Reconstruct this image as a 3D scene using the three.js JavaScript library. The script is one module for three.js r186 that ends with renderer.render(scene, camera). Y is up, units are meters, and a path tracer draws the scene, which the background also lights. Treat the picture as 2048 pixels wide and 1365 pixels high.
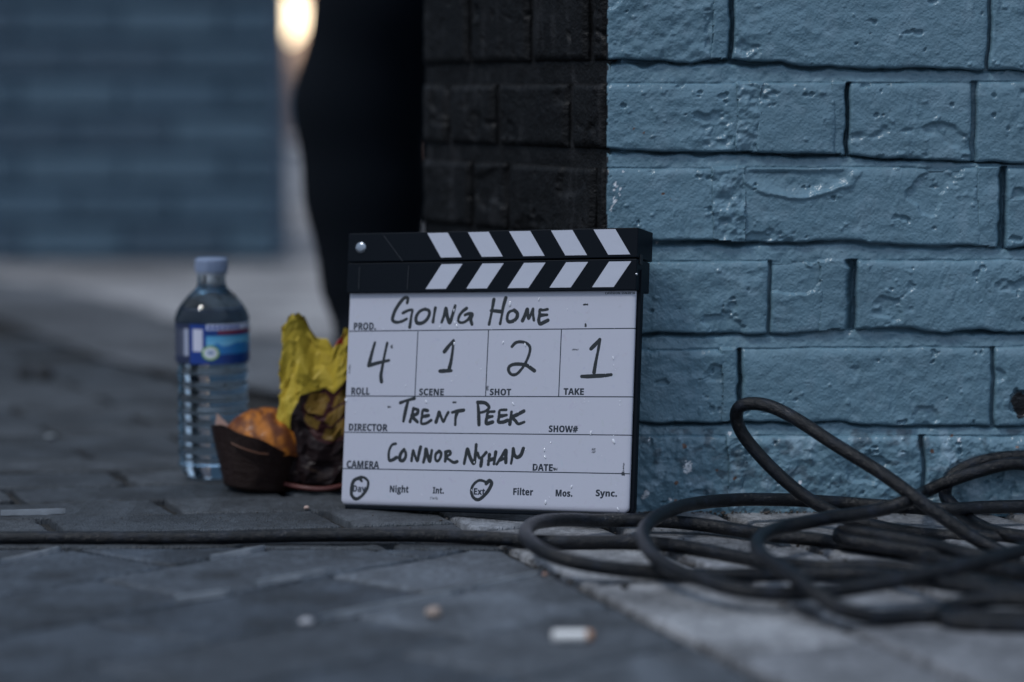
import * as THREE from 'three';
import { mergeGeometries } from 'three/addons/utils/BufferGeometryUtils.js';
import { RoundedBoxGeometry } from 'three/addons/geometries/RoundedBoxGeometry.js';
import { MarchingCubes } from 'three/addons/objects/MarchingCubes.js';

// ---------------------------------------------------------------- camera, sky, sun, exposure
const scene = new THREE.Scene();
const camera = new THREE.PerspectiveCamera(16.07, 1024 / 682, 0.05, 200);
camera.position.set(0, 0.37, 2.1536);
camera.rotation.set(-THREE.MathUtils.degToRad(5.756), 0, 0);
camera.focus = 2.095;
camera.userData.fStop = 1.95;

const renderer = new THREE.WebGLRenderer({ antialias: true });
renderer.toneMapping = THREE.LinearToneMapping;
renderer.toneMappingExposure = 0.88;
renderer.shadowMap.enabled = true;

{ // overcast sky: air and thin cloud only
  const w = 256, h = 128, d = new Float32Array(w * h * 4);
  for (let j = 0; j < h; j++) for (let i = 0; i < w; i++) {
    const el = ((j + 0.5) / h - 0.5) * Math.PI, s = Math.max(0, Math.sin(el)), az = (i / w) * Math.PI * 2;
    const veil = 1 + 0.06 * Math.sin(az * 3 + s * 5) + 0.05 * Math.sin(az * 5 - s * 9 + 1.3);
    const L = (0.46 + 0.48 * s) * veil, k = (j * w + i) * 4;
    d[k] = L * 0.75; d[k + 1] = L * 0.92; d[k + 2] = L * 1.2; d[k + 3] = 1;
  }
  const t = new THREE.DataTexture(d, w, h, THREE.RGBAFormat, THREE.FloatType);
  t.mapping = THREE.EquirectangularReflectionMapping; t.magFilter = THREE.LinearFilter; t.needsUpdate = true;
  scene.background = t; scene.environment = t;
}
const sun = new THREE.DirectionalLight(new THREE.Color(1.0, 0.985, 0.97), 1.4);
sun.position.set(-1.9, 3.5, 1.45); sun.target.position.set(0, 0, 0);
sun.castShadow = true; sun.shadow.radius = 22; sun.shadow.mapSize.set(2048, 2048);
Object.assign(sun.shadow.camera, { left: -4, right: 4, top: 4, bottom: -4, near: 0.1, far: 15 });
scene.add(sun, sun.target);

// ---------------------------------------------------------------- helpers
function rng(seed) { let a = seed >>> 0; return () => { a = (a + 0x6D2B79F5) >>> 0; let t = Math.imul(a ^ (a >>> 15), 1 | a); t = (t + Math.imul(t ^ (t >>> 7), 61 | t)) ^ t; return ((t ^ (t >>> 14)) >>> 0) / 4294967296; }; }
const hash = (x, y, z) => { let h = Math.imul(x, 374761393) ^ Math.imul(y, 668265263) ^ Math.imul(z, 1274126177); h = Math.imul(h ^ (h >>> 13), 1274126177); return ((h ^ (h >>> 16)) >>> 0) / 4294967296; };
const sm = (t) => t * t * (3 - 2 * t), mix = (a, b, t) => a + (b - a) * t, clamp = (x, a = 0, b = 1) => Math.min(b, Math.max(a, x));
const step = (a, b, x) => sm(clamp((x - a) / (b - a)));
function noise(x, y, z = 0) {
  const X = Math.floor(x), Y = Math.floor(y), Z = Math.floor(z), u = sm(x - X), v = sm(y - Y), w = sm(z - Z);
  const p = (k) => mix(mix(hash(X, Y, Z + k), hash(X + 1, Y, Z + k), u), mix(hash(X, Y + 1, Z + k), hash(X + 1, Y + 1, Z + k), u), v);
  return mix(p(0), p(1), w) * 2 - 1;
}
const fbm = (x, y, z, o = 4) => { let s = 0, a = 0.5; for (let i = 0; i < o; i++) { s += a * noise(x, y, z + i * 7); x *= 2.03; y *= 2.03; z *= 2.03; a *= 0.5; } return s; };
const taken = {};
function numbered(name) { const n = taken[name] = (taken[name] ?? -1) + 1; return n ? `${name}_${String(n).padStart(3, '0')}` : name; }
function tag(o, label, category, group, kind) { if (label) o.userData.label = label; if (category) o.userData.category = category; if (group) o.userData.group = group; if (kind) o.userData.kind = kind; return o; }
function obj(name, geometry, material, parent = scene) {
  const m = new THREE.Mesh(geometry, material); m.name = parent === scene ? numbered(name) : name; m.castShadow = m.receiveShadow = true; parent.add(m); return m;
}
function thing(name, label, category, [x, y, z] = [0, 0, 0], group) { const g = new THREE.Group(); g.name = numbered(name); g.position.set(x, y, z); scene.add(g); return tag(g, label, category, group); }
function structure(name, label) { const g = new THREE.Group(); g.name = name; g.userData.kind = 'structure'; if (label) g.userData.label = label; scene.add(g); return g; }
const lin = (r, g, b) => new THREE.Color().setRGB(r, g, b);
function std(r, g, b, roughness = 0.8, more = {}) { return new THREE.MeshStandardMaterial({ color: lin(r, g, b), roughness, side: THREE.DoubleSide, ...more }); }
function ink(r, g, b, roughness = 0.5, more = {}) { return new THREE.MeshPhysicalMaterial({ color: lin(r, g, b), roughness, specularIntensity: 0.4, side: THREE.DoubleSide, ...more }); }
function grain(size, f, colour) { // f(x, y in 0..1) -> grey 0..1, tiling left to its own noise period
  const d = new Uint8Array(size * size * 4);
  for (let j = 0; j < size; j++) for (let i = 0; i < size; i++) { const v = clamp(f(i / size, j / size)) * 255, k = (j * size + i) * 4; d[k] = d[k + 1] = d[k + 2] = v; d[k + 3] = 255; }
  const t = new THREE.DataTexture(d, size, size); t.wrapS = t.wrapT = THREE.MirroredRepeatWrapping; t.magFilter = THREE.LinearFilter; t.minFilter = THREE.LinearMipmapLinearFilter; t.generateMipmaps = true;
  if (colour) t.colorSpace = THREE.SRGBColorSpace; t.needsUpdate = true; return t;
}
// a grid surface: f(s, t) -> [x, y, z, r, g, b, u, v]
function sheet(ns, nt, f, closed = false) {
  const P = [], K = [], UV = [], I = [];
  for (let j = 0; j <= nt; j++) for (let i = 0; i <= ns; i++) { const q = f(i / ns, j / nt, i, j); P.push(q[0], q[1], q[2]); K.push(q[3] ?? 1, q[4] ?? 1, q[5] ?? 1); UV.push(q[6] ?? i / ns, q[7] ?? j / nt); }
  for (let j = 0; j < nt; j++) for (let i = 0; i < ns; i++) { const a = j * (ns + 1) + i, b = a + 1, c = a + ns + 1, d = c + 1; I.push(a, b, d, a, d, c); }
  const g = new THREE.BufferGeometry();
  g.setAttribute('position', new THREE.Float32BufferAttribute(P, 3)); g.setAttribute('color', new THREE.Float32BufferAttribute(K, 3)); g.setAttribute('uv', new THREE.Float32BufferAttribute(UV, 2)); g.setIndex(I); g.computeVertexNormals();
  if (closed) { const n = g.attributes.normal; for (let j = 0; j <= nt; j++) { const a = j * (ns + 1), b = a + ns; const v = new THREE.Vector3(n.getX(a) + n.getX(b), n.getY(a) + n.getY(b), n.getZ(a) + n.getZ(b)).normalize(); n.setXYZ(a, v.x, v.y, v.z); n.setXYZ(b, v.x, v.y, v.z); } }
  return g;
}
const box = (w, h, d, x = 0, y = 0, z = 0, r = 0) => (r ? new RoundedBoxGeometry(w, h, d, 2, r) : new THREE.BoxGeometry(w, h, d)).translate(x, y, z);

const paintBump = grain(1024, (x, y) => 0.5 + 0.38 * fbm(x * 60, y * 60, 1, 3) + 0.35 * fbm(x * 190, y * 190, 5, 2));
const stoneBump = grain(1024, (x, y) => 0.5 + 0.5 * fbm(x * 26, y * 26, 3, 5) + 0.25 * noise(x * 260, y * 260, 2));
const stoneTint = grain(1024, (x, y) => 0.76 + 0.34 * fbm(x * 7, y * 7, 11, 4) + 0.22 * fbm(x * 70, y * 70, 4, 3), true);
const rubberTint = grain(512, (x, y) => 0.5 + 1.1 * Math.max(0, fbm(x * 12, y * 12, 21, 4)) + 0.25 * fbm(x * 80, y * 80, 2, 2), true);

// ---------------------------------------------------------------- ground and paving
const sandM = std(0.035, 0.034, 0.033, 0.95, { map: stoneTint, bumpMap: stoneBump, bumpScale: 0.004 });
const gnd = obj('ground', sheet(2, 2, (s, t) => [mix(-60, 60, s), -0.007, mix(-60, 60, t), 1, 1, 1, s * 480, t * 480]), sandM); gnd.userData.kind = 'structure';
const pavement = structure('pavement', 'dark stone paving in three directions of rows with open sandy joints');
const pale = [std(0.35, 0.365, 0.395, 0.72), std(0.305, 0.322, 0.352, 0.7), std(0.385, 0.395, 0.415, 0.74)];
const dark = [std(0.078, 0.098, 0.124, 0.62), std(0.064, 0.082, 0.106, 0.6), std(0.094, 0.114, 0.14, 0.64)];
const weath = [std(0.066, 0.078, 0.092, 0.66), std(0.056, 0.067, 0.08, 0.64), std(0.08, 0.091, 0.104, 0.68)];
const rubbed = [std(0.14, 0.162, 0.19, 0.64), std(0.125, 0.146, 0.174, 0.62)];
for (const m of [...pale, ...dark, ...weath, ...rubbed]) { m.map = stoneTint; m.bumpMap = stoneBump; m.bumpScale = 0.0022; }
function clip(poly, a, b, c) { // keep a*x + b*z >= c
  const out = [], d = poly.map(([x, z]) => a * x + b * z - c);
  poly.forEach((p, i) => { const j = (i + 1) % poly.length, q = poly[j]; if (d[i] >= 0) out.push(p); if (d[i] * d[j] < 0) { const t = d[i] / (d[i] - d[j]); out.push([mix(p[0], q[0], t), mix(p[1], q[1], t)]); } });
  return out;
}
const pr = rng(77);
function paver(poly, mats, lift = 0.0015, bevel = 0.0022) {
  if (poly.length < 3) return;
  let A = 0, cx = 0, cz = 0;
  poly.forEach(([x, z], i) => { const [X, Z] = poly[(i + 1) % poly.length], k = x * Z - X * z; A += k; cx += (x + X) * k; cz += (z + Z) * k; });
  A /= 2; if (Math.abs(A) < 0.0006) return; cx /= 6 * A; cz /= 6 * A;
  const ring = []; // ragged outline
  poly.forEach((p, i) => { const q = poly[(i + 1) % poly.length], n = Math.max(1, Math.round(Math.hypot(q[0] - p[0], q[1] - p[1]) / 0.009)); for (let k = 0; k < n; k++) ring.push([mix(p[0], q[0], k / n), mix(p[1], q[1], k / n)]); });
  const y0 = (pr() - 0.5) * lift * 2, tx = (pr() - 0.5) * 0.012, tz = (pr() - 0.5) * 0.012, n = ring.length, P = [], UV = [], I = [], su = pr() * 5;
  const rings = [[0.0015, -0.02], [0, -bevel], [-bevel * 1.2, -bevel * 0.15], [-bevel * 2.6, 0], [-0.02, 0], [-0.045, 0]];
  rings.forEach(([out, y], j) => ring.forEach(([x, z]) => {
    const dx = x - cx, dz = z - cz, l = Math.hypot(dx, dz), k = Math.max(0.05, (l + out) / l), w = j < 4 ? 0.0016 * noise(x * 140, z * 140, 3) + 0.0012 * noise(x * 420, z * 420, 9) : 0;
    const X = cx + dx * k + w * dx / l, Z = cz + dz * k + w * dz / l;
    P.push(X, Math.min(0.002, y + y0 + tx * (X - cx) + tz * (Z - cz) + (j > 1 ? 0.0007 * fbm(X * 60, Z * 60, 5, 3) : 0)), Z); UV.push(X / 0.3 + su, Z / 0.3);
  }));
  for (let j = 0; j < rings.length - 1; j++) for (let i = 0; i < n; i++) { const a = j * n + i, b = j * n + (i + 1) % n; I.push(a, b, b + n, a, b + n, a + n); }
  P.push(cx, y0, cz); UV.push(cx / 0.3 + su, cz / 0.3); const c = rings.length * n, l = (rings.length - 1) * n;
  for (let i = 0; i < n; i++) I.push(l + i, l + (i + 1) % n, c);
  const g = new THREE.BufferGeometry(); g.setAttribute('position', new THREE.Float32BufferAttribute(P, 3)); g.setAttribute('uv', new THREE.Float32BufferAttribute(UV, 2)); g.setIndex(I); g.computeVertexNormals();
  obj('paver', g, mats[Math.floor(pr() * mats.length)], pavement);
}
// kerb line between dark and pale stones: x = 0.003 + 0.37 (z - 0.209)
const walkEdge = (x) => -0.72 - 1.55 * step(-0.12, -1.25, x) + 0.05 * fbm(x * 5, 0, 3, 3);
const K = 0.37, kx = (z) => 0.003 + K * (z - 0.209), ZAB = 0.19;
{ // back rows, almost along the wall, with wide open cross joints
  const r = [0.988, -0.156], c = [0.034, 0.083], o = [-0.417, 0.039], len = 0.246;
  for (let j = -26; j <= 2; j++) for (let k = -5; k <= 4; k++) {
    const off = (k + (j % 2 ? 0.5 : 0)) * len, x = o[0] + j * c[0] + off * r[0], z = o[1] + j * c[1] + off * r[1], g = 0.0055, e = 0.025;
    const at = (u, v) => [x + u * r[0] + v * c[0], z + u * r[1] + v * c[1]];
    let p = [at(g, e), at(len - g, e), at(len - g, 1 - e), at(g, 1 - e)];
    p = clip(p, -1, K, 0.003 + 0.004 - 0.003 * 2 - 0.003 + K * 0.209); p = clip(p, 0, -1, -(ZAB - 0.003)); 
    if (p.length > 2 && p.every(([X, Z]) => Z > walkEdge(X) - 0.08 && X > -1.6) && !p.some(([X, Z]) => X > 0.02 && Z < -0.0)) paver(p, weath);
  }
}
{ // front rows on the slant
  const r = [0.7071, -0.7071], c = [0.0903, 0.0747]; // c: one row across, along the cross joints
  for (let j = -4; j <= 5; j++) for (let k = -5; k <= 5; k++) {
    const len = 0.225, s0 = [0.02, 0.13, 0.06, 0.17, 0.1][((j % 5) + 5) % 5], u0 = k * len + s0;
    const o = [-0.142 + j * c[0], 0.298 + j * c[1]], at = (u, v) => [o[0] + u * r[0] + v * c[0], o[1] + u * r[1] + v * c[1]], g = 0.0015, e = 0.014;
    let p = [at(u0 + g - (j ? 0 : s0), e), at(u0 + len - g - (j ? 0 : s0), e), at(u0 + len - g - (j ? 0 : s0), 1 - e), at(u0 + g - (j ? 0 : s0), 1 - e)];
    p = clip(p, -1, K, -0.003 + K * 0.209 + 0.005); p = clip(p, 0, 1, ZAB); p = clip(p, 0, -1, -0.95); p = clip(p, 1, 0, -0.75);
    paver(p, p.some(([X, Z]) => X > kx(Z) - 0.03) ? rubbed : dark, 0.001, 0.003);
  }
}
{ // pale rows running away from the wall
  const r = [K / Math.hypot(1, K), 1 / Math.hypot(1, K)], len = 0.236;
  for (let j = 0; j <= 7; j++) for (let k = -1; k <= 4; k++) {
    const x0 = 0.003 + j * 0.126, z0 = 0.105 + (j % 2 ? 0.12 : 0) + 0.01 * Math.sin(j * 5) + (k - 0) * len, at = (u, z) => [x0 + u + K * (z - u * K - 0.209), z - u * K];
    const p0 = [at(0.0065, z0 + 0.002), at(0.1195, z0 + 0.002), at(0.1195, z0 + len - 0.002), at(0.0065, z0 + len - 0.002)];
    let p = clip(p0, 0, 1, 0.006); p = clip(p, 0, -1, -0.95); p = clip(p, -1, 0, -0.95);
    paver(p, pale, 0.0008, 0.0026);
  }
  for (let k = 0; k < 2; k++) { const z1 = 0.004 - k * 0.13; paver([[kx(z1) + 0.004 - k * .05, z1 - 0.126], [0.075 - k * 0.1, z1 - 0.126], [0.09 - k * 0.085, z1], [kx(z1) + 0.004, z1]], pale); }
}
{ // pale strips laid along some of the front joints
  const m = std(0.42, 0.47, 0.53, 0.85, { bumpMap: stoneBump, bumpScale: 0.002 }), segs = [[[-0.1364, 0.4645], [-0.0371, 0.367]], [[-0.0279, 0.3559], [0.0238, 0.2983]], [[-0.2482, 0.4013], [-0.2096, 0.3688]], [[-0.1956, 0.3409], [-0.1436, 0.2903]], [[-0.2426, 0.239], [-0.2032, 0.1935]], [[-0.4073, 0.2578], [-0.3706, 0.1981]], [[-0.456, 0.0262], [-0.4001, 0.0158]]];
  for (const [a, b] of segs) { const L = Math.hypot(b[0] - a[0], b[1] - a[1]), nx = -(b[1] - a[1]) / L, nz = (b[0] - a[0]) / L;
    obj('pale_joint_strip', sheet(Math.round(L / 0.004), 4, (s, t) => { const w = 0.0036 * (0.75 + 0.35 * noise(s * L * 130, a[0] * 90)) * Math.sin(Math.PI * clamp(s * 3, 0, .5)) * Math.sin(Math.PI * clamp((1 - s) * 4, 0, .5)) * (0.85 + 0.5 * noise(s * L * 420, 7)), q = (t - 0.5) * 2; return [mix(a[0], b[0], s) + nx * w * q, 0.0042 - 0.005 * q * q, mix(a[1], b[1], s) + nz * w * q, 1, 1, 1, s * 3, t]; }), m, pavement); }
}
// pale concrete walk beyond the paving, with a mid-tone strip painting the fade into shade
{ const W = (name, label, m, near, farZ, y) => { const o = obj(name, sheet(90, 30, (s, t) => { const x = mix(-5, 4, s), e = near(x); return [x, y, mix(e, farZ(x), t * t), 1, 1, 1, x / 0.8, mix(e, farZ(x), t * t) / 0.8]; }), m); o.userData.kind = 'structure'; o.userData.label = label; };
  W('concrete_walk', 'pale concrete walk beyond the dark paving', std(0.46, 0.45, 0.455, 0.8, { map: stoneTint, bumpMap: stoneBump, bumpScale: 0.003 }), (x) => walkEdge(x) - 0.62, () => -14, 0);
  W('walk_fade_strip', 'grey strip with the fade into shade painted in between the paving and the pale walk', std(0.15, 0.16, 0.175, 0.8, { map: stoneTint, bumpMap: stoneBump, bumpScale: 0.003 }), walkEdge, (x) => walkEdge(x) - 0.64 + 0.05 * fbm(x * 7, 3, 1, 3), 0.0035); }

// ---------------------------------------------------------------- painted brick building on the right
const ROWS = [[0.4028,0.3927,0.481,0.4745,[[0.0832,0.1798,"d",0.1931],[0.1944,0.4171,"t",0.4189],[0.4202,0.534,"r",0.5473],[0.5482,0.6536,"r",0.6668],[0.6677,0.8307,"e",0]]],[0.3248,0.3134,0.3827,0.384,[[0.0832,0.2019,"r",0.2156],[0.2156,0.2852,"d",0.2949],[0.2976,0.4056,"t",0.4082],[0.4096,0.5251,"r",0.5384],[0.5384,0.751,"e",0]]],[0.2445,0.2383,0.3081,0.309,[[0.0832,0.1824,"r",0.2037],[0.2037,0.4167,"d",0.4366],[0.4384,0.5429,"d",0.5539],[0.5548,0.6536,"r",0.6668],[0.6668,0.8307,"e",0]]],[0.1604,0.1627,0.2254,0.2268,[[0.0832,0.2276,"t",0.2298],[0.2302,0.2772,"d",0.3038],[0.3064,0.5207,"r",0.534],[0.534,0.751,"e",0]]],[0.0829,0.0766,0.1466,0.1493,[[0.0832,0.1913,"d",0.2028],[0.2055,0.4277,"t",0.4299],[0.4308,0.5384,"d",0.5495],[0.5504,0.6536,"r",0.6668],[0.6668,0.8307,"e",0]]],[-0.0042,-0.0042,0.069,0.0694,[[0.0832,0.1966,"r",0.2046],[0.2046,0.3657,"t",0.3684],[0.3693,0.534,"r",0.5473],[0.5473,0.751,"e",0]]]], CH = [0.0826,0.015,-0.0915,-0.285], CHJ = [[0.0303,0.134,0.2497],[0.0645,0.1968,0.2933],[0.0177,0.1758,0.2457],[0.0952,0.2016,0.3067],[0.0261,0.1496,0.2557],[0.0776,0.1872,0.2861]];
const whiteChips = [[0.0914,0.294,0.0022],[0.0901,0.2887,0.0018],[0.0958,0.29,0.0013],[0.0945,0.2843,0.0018],[0.0906,0.279,0.0031],[0.0888,0.2746,0.0018],[0.0871,0.271,0.0013],[0.0932,0.2922,0.0013],[0.0984,0.3041,0.0013],[0.1293,0.241,0.0009],[0.1568,0.0397,0.0053],[0.1599,0.0433,0.0031],[0.119,0.0162,0.004],[0.1217,0.0189,0.0022],[0.1414,0.0116,0.0022],[0.1954,0.0712,0.0022],[0.1232,0.0658,0.0018],[0.2126,0.0546,0.0018],[0.2575,0.0275,0.0022],[0.3999,0.0658,0.0018],[0.2749,0.0658,0.0013]], rustChips = [[0.1075,0.3428,0.0013],[0.1159,0.3389,0.0013],[0.1334,0.2852,0.0018],[0.1401,0.2803,0.0009],[0.154,0.06,0.0031],[0.1471,0.027,0.0027],[0.1468,0.0103,0.0022],[0.3755,0.0555,0.0027],[0.3936,0.0694,0.0022],[0.1994,0.0311,0.0018],[0.1837,0.0383,0.0018],[0.4514,0.0591,0.0018]];
const ZW = 0.015, bluePaint = std(1, 1, 1, 0.29, { vertexColors: true, bumpMap: paintBump, bumpScale: 0.0008 });
const blackPaint = ink(1, 1, 1, 0.5, { vertexColors: true, bumpMap: paintBump, bumpScale: 0.0011 });
const building = thing('brick_building', 'corner of a brick building painted blue, its angled side painted black', 'building');
const BLUE = [0.136, 0.238, 0.3];
function blueAt(x, y, low) {
  let m = 1 + 0.13 * fbm(x * 22, y * 22, 3, 4) + 0.1 * fbm(x * 150, y * 150, 8, 2), r = BLUE[0] * m, g = BLUE[1] * m, b = BLUE[2] * m;
  const worn = step(0.2, 0.42, fbm(x * 75, y * 75, 15, 4)) * (low ? 0.8 : 0.22); // chalky rubbed spots
  r = mix(r, 0.3, worn * 0.8); g = mix(g, 0.42, worn * 0.8); b = mix(b, 0.5, worn * 0.8);
  const dirt = step(0.18, 0.45, fbm(x * 85, y * 110, 31, 4)) * (low ? 0.55 : 0.1);
  r = mix(r, 0.035, dirt); g = mix(g, 0.045, dirt); b = mix(b, 0.06, dirt);
  const fl = 0.0009 * fbm(x * 600, y * 600, 2, 2);
  for (const [cx, cy, cr] of whiteChips) if (Math.hypot(x - cx, (y - cy) * 0.7) + fl < cr * (0.55 + 0.45 * noise(x * 900, y * 900, 1))) { r = 0.75; g = 0.77; b = 0.8; }
  for (const [cx, cy, cr] of rustChips) if (Math.hypot(x - cx, y - cy) + fl < cr * 0.75) { r = 0.15; g = 0.08; b = 0.055; }
  const hole = Math.hypot((x - 0.455) * 1.2, (y - 0.0975) * 0.75) + 0.004 * fbm(x * 110, y * 110, 6, 2); if (hole < 0.0085) { r = 0.014; g = 0.013; b = 0.014; } // broken-out hole, the shade inside it painted near black
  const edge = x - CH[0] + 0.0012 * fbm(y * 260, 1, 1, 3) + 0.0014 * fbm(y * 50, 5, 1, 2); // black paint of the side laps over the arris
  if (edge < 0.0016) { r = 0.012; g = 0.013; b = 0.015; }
  return [r, g, b];
}
// broken, lumpy and pitted relief of old painted brick
function relief(x, y, seed, rough) {
  let h = 0.002 * fbm(x * 13, y * 17, seed, 3) + 0.0007 * (1 - Math.abs(fbm(x * 42, y * 55, seed + 40, 3)) * 4) * step(-0.05, 0.3, fbm(x * 9, y * 12, seed + 44, 2)) + 0.0005 * fbm(x * 110, y * 130, seed + 3, 4);
  const pit = fbm(x * 80, y * 110, seed + 9, 3); h -= 0.0024 * step(0.46, 0.56, pit);
  h += 0.0011 * step(0.42, 0.54, fbm(x * 120, y * 120, seed + 14, 2)); h += 0.0011 * step(0.1, 0.45, fbm(x * 45, y * 20, seed + 31, 4)) * fbm(x * 300, y * 120, seed + 1, 2);
  const spall = fbm(x * 16 + seed, y * 24, seed + 5, 5); h -= 0.0026 * step(0.29, 0.37, spall);
  h += rough * (0.003 * fbm(x * 70, y * 70, seed + 21, 4) + 0.0012 * fbm(x * 240, y * 240, seed + 2, 2));
  return h;
}
const rowB = (r, x) => mix(ROWS[r][0], ROWS[r][1], clamp((x - 0.0826) / 0.37)) + 0.0034 * fbm(x * 30, r * 3, 4, 4) + 0.003 * step(0.2, 0.4, fbm(x * 17, r * 9, 6, 2)), rowT = (r, x) => mix(ROWS[r][2], ROWS[r][3], clamp((x - 0.0826) / 0.37)) + 0.0012 * fbm(x * 30, r * 5, 8, 3);
const wobX = (r, y) => 0.0024 * fbm(y * 45, r * 7, 2, 4);
// a scooped break in one brick, with a raised lip
const scoop = (x, y) => { const u = (x - 0.2545) / 0.052, v = (y - 0.309) / 0.026, q = u * u + v * v + 0.25 * fbm(x * 90, y * 90, 5, 3); return q < 1.25 ? -0.0042 * step(1.05, 0.35, q) + 0.0016 * step(0.85, 1.0, q) * step(1.25, 1.08, q) + 0.0016 * fbm(x * 130, y * 130, 9, 3) * step(1, 0.6, q) : 0; };
const roughOf = (r, i) => (r === 5 ? 0.85 : r === 0 && i === 0 ? 0.55 : r === 3 && i === 0 ? 0.4 : 0.12);
const dents = [[0.454, 0.0985, 0.011, 0.02], [0.195, 0.185, 0.005, 0.002]];
ROWS.forEach(([b0, b1, t0, t1, bricks], r) => bricks.forEach(([x0, x1, kind], i) => {
  const yb = (x) => rowB(r, x), yt = (x) => rowT(r, x);
  const far = x0 > 0.47, st = far ? 0.006 : 0.00095, ns = Math.ceil((x1 - x0) / st), nt = Math.ceil(Math.abs(t0 - b0) / st), seed = r * 17 + i * 5, rough = roughOf(r, i);
  const corner = i === 0;
  const g = sheet(ns + 2, nt + 2, (s, t, ii, jj) => {
    const si = clamp((ii - 1) / ns), tj = clamp((jj - 1) / nt), skirt = ii === 0 || jj === 0 || ii === ns + 2 || jj === nt + 2;
    let x = mix(x0, x1, si); const bot = yb(x), top = yt(x); let y = mix(bot, top, tj);
    const wx = wobX(r, y) * (corner ? step(0, 0.4, si) : 1); x += wx;
    const dB = y - bot, dT = top - y, dL = corner ? 1 : x - x0 - wx, dR = x1 - x + wx, nb = 1 + 0.8 * fbm(x * 60, y * 60, seed, 2);
    let z = ZW + relief(x, y, seed, rough) + (hash(r, i, 5) - 0.5) * 0.0016 + (hash(r, i, 7) - 0.5) * 0.016 * (x - (x0 + x1) / 2) + (hash(r, i, 9) - 0.35) * -0.04 * (y - (bot + top) / 2);
    const dr = (d, w, e) => (d < w ? e * (1 - Math.sqrt(Math.max(0, 1 - (1 - d / w) ** 2))) : 0);
    if (r === 2 && i === 1) z += scoop(x, y) * step(0.001, 0.006, dT);
    z -= dr(Math.max(0, dB), 0.0028 * nb, 0.003) + dr(Math.max(0, dT), 0.0095 * nb, 0.0042) + dr(Math.max(0, dL), 0.003, kind ? 0.004 : 0) + dr(Math.max(0, dR), 0.006, 0.0028);
    if (corner) z -= dr(Math.max(0, x - x0), 0.004 * nb, 0.0035);
    for (const [cx, cy, cr, dep] of dents) { const d = Math.hypot((x - cx), (y - cy) * 0.9) + 0.003 * fbm(x * 140, y * 140, 6, 2); z -= dep * step(cr, cr * 0.6, d); }
    if (skirt) z = ZW - 0.016;
    const c = blueAt(x, y, r === 5);
    return [x, y, z, c[0], c[1], c[2], x / 0.32, y / 0.32];
  });
  obj('brick', g, bluePaint, building);
}));
{ // courses above and to the right of the frame
  const R = rng(64), g = [0, 1, 2, 3].map((v) => sheet(36, 14, (s, t, i, j) => { const sk = i === 0 || j === 0 || i === 36 || j === 14, x = mix(-0.107, 0.107, clamp((i - 1) / 34)), y = mix(-0.034, 0.034, clamp((j - 1) / 12)), e = Math.min(0.107 - Math.abs(x), 0.034 - Math.abs(y)), c = blueAt(x + 3 + v, y + 2, false); return [x, y, sk ? -0.012 : relief(x + v * 2, y, v * 13, 0.2) - 0.003 * (1 - step(0, 0.006, e)), c[0], c[1], c[2], x / 0.32 + v, y / 0.32]; }));
  const put = (x, y) => obj('brick', g[Math.floor(R() * 4)], bluePaint, building).position.set(x, y, ZW);
  for (let k = 0; k < 8; k++) for (let i = 0; i < 5; i++) put(CH[0] + 0.112 + i * 0.2265 + (k % 2 ? 0.113 : 0), 0.51 + k * 0.0815);
  ROWS.forEach(([b0, , t0, , br], r) => { for (let x = br.at(-1)[1] + 0.012 + 0.108; x < 1.2; x += 0.2265) put(x, r === 5 ? 0.034 : (b0 + t0) / 2); });
}
{ // mortar, struck: flush below and to the left, deep under the brick above
  const x0 = CH[0] + 0.001, x1 = 0.468, y0 = -0.004, y1 = 0.465, ns = Math.round((x1 - x0) / 0.0011), nt = Math.round((y1 - y0) / 0.0011);
  const depthAt = (x, y) => {
    for (let r = 0; r < ROWS.length; r++) {
      const br = ROWS[r][4], b = rowB(r, x), t = rowT(r, x);
      if (y >= b && y <= t) {
        const wob = wobX(r, y);
        for (let i = 0; i < br.length - 1; i++) { const xa = br[i][1] + wob, xb = br[i + 1][0] + wob; const ty = br[i][2], jit = 0.002 * fbm(x * 40, y * 110, 7, 3); if (x > xa - (ty === 't' ? 0.0006 : 0.0045) + jit && x < xb + (ty === 'r' ? 0.0045 : 0.0006) + jit) { const f = clamp((x - xa) / (xb - xa)), type = br[i][2]; return type === 'r' ? [0.0006, 1.9] : type === 't' ? [-0.009, 0.2] : [-0.0008 - 0.003 * f * f - 0.013 * step(0.62, 0.9, f + 0.12 * fbm(y * 160, x, 3, 2)), 0.4]; } }
        return [y > t - 0.005 ? -0.0042 : -0.009, 0.2];
      }
      if (r + 1 < ROWS.length) { const nb = rowT(r + 1, x); if (y < b && y > nb) { const f = (y - nb) / (b - nb); const open = clamp(0.62 + 1.5 * fbm(x * 11, r * 4, 9, 3)); return [-0.0036 - 0.0025 * f - 0.013 * open * step(0.72, 0.96, f + 0.22 * fbm(x * 60, y * 60, 3, 3)) + 0.0022 * Math.max(0, fbm(x * 38, y * 70, 12, 3)), 0.6]; } }
    }
    return [-0.004, 0.3];
  };
  const g = sheet(ns, nt, (s, t) => { const x = mix(x0, x1, s), y = mix(y0, y1, t), [d, q] = depthAt(x, y); const c = blueAt(x, y, y < 0.075);
    return [x, y, ZW + d + q * (0.0024 * fbm(x * 85, y * 85, 4, 4) + 0.0012 * fbm(x * 260, y * 260, 6, 2)) + 0.0012 * fbm(x * 22, y * 40, 2, 3), c[0], c[1], c[2], x / 0.32, y / 0.32]; });
  obj('mortar', g, bluePaint, building);
}
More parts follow.
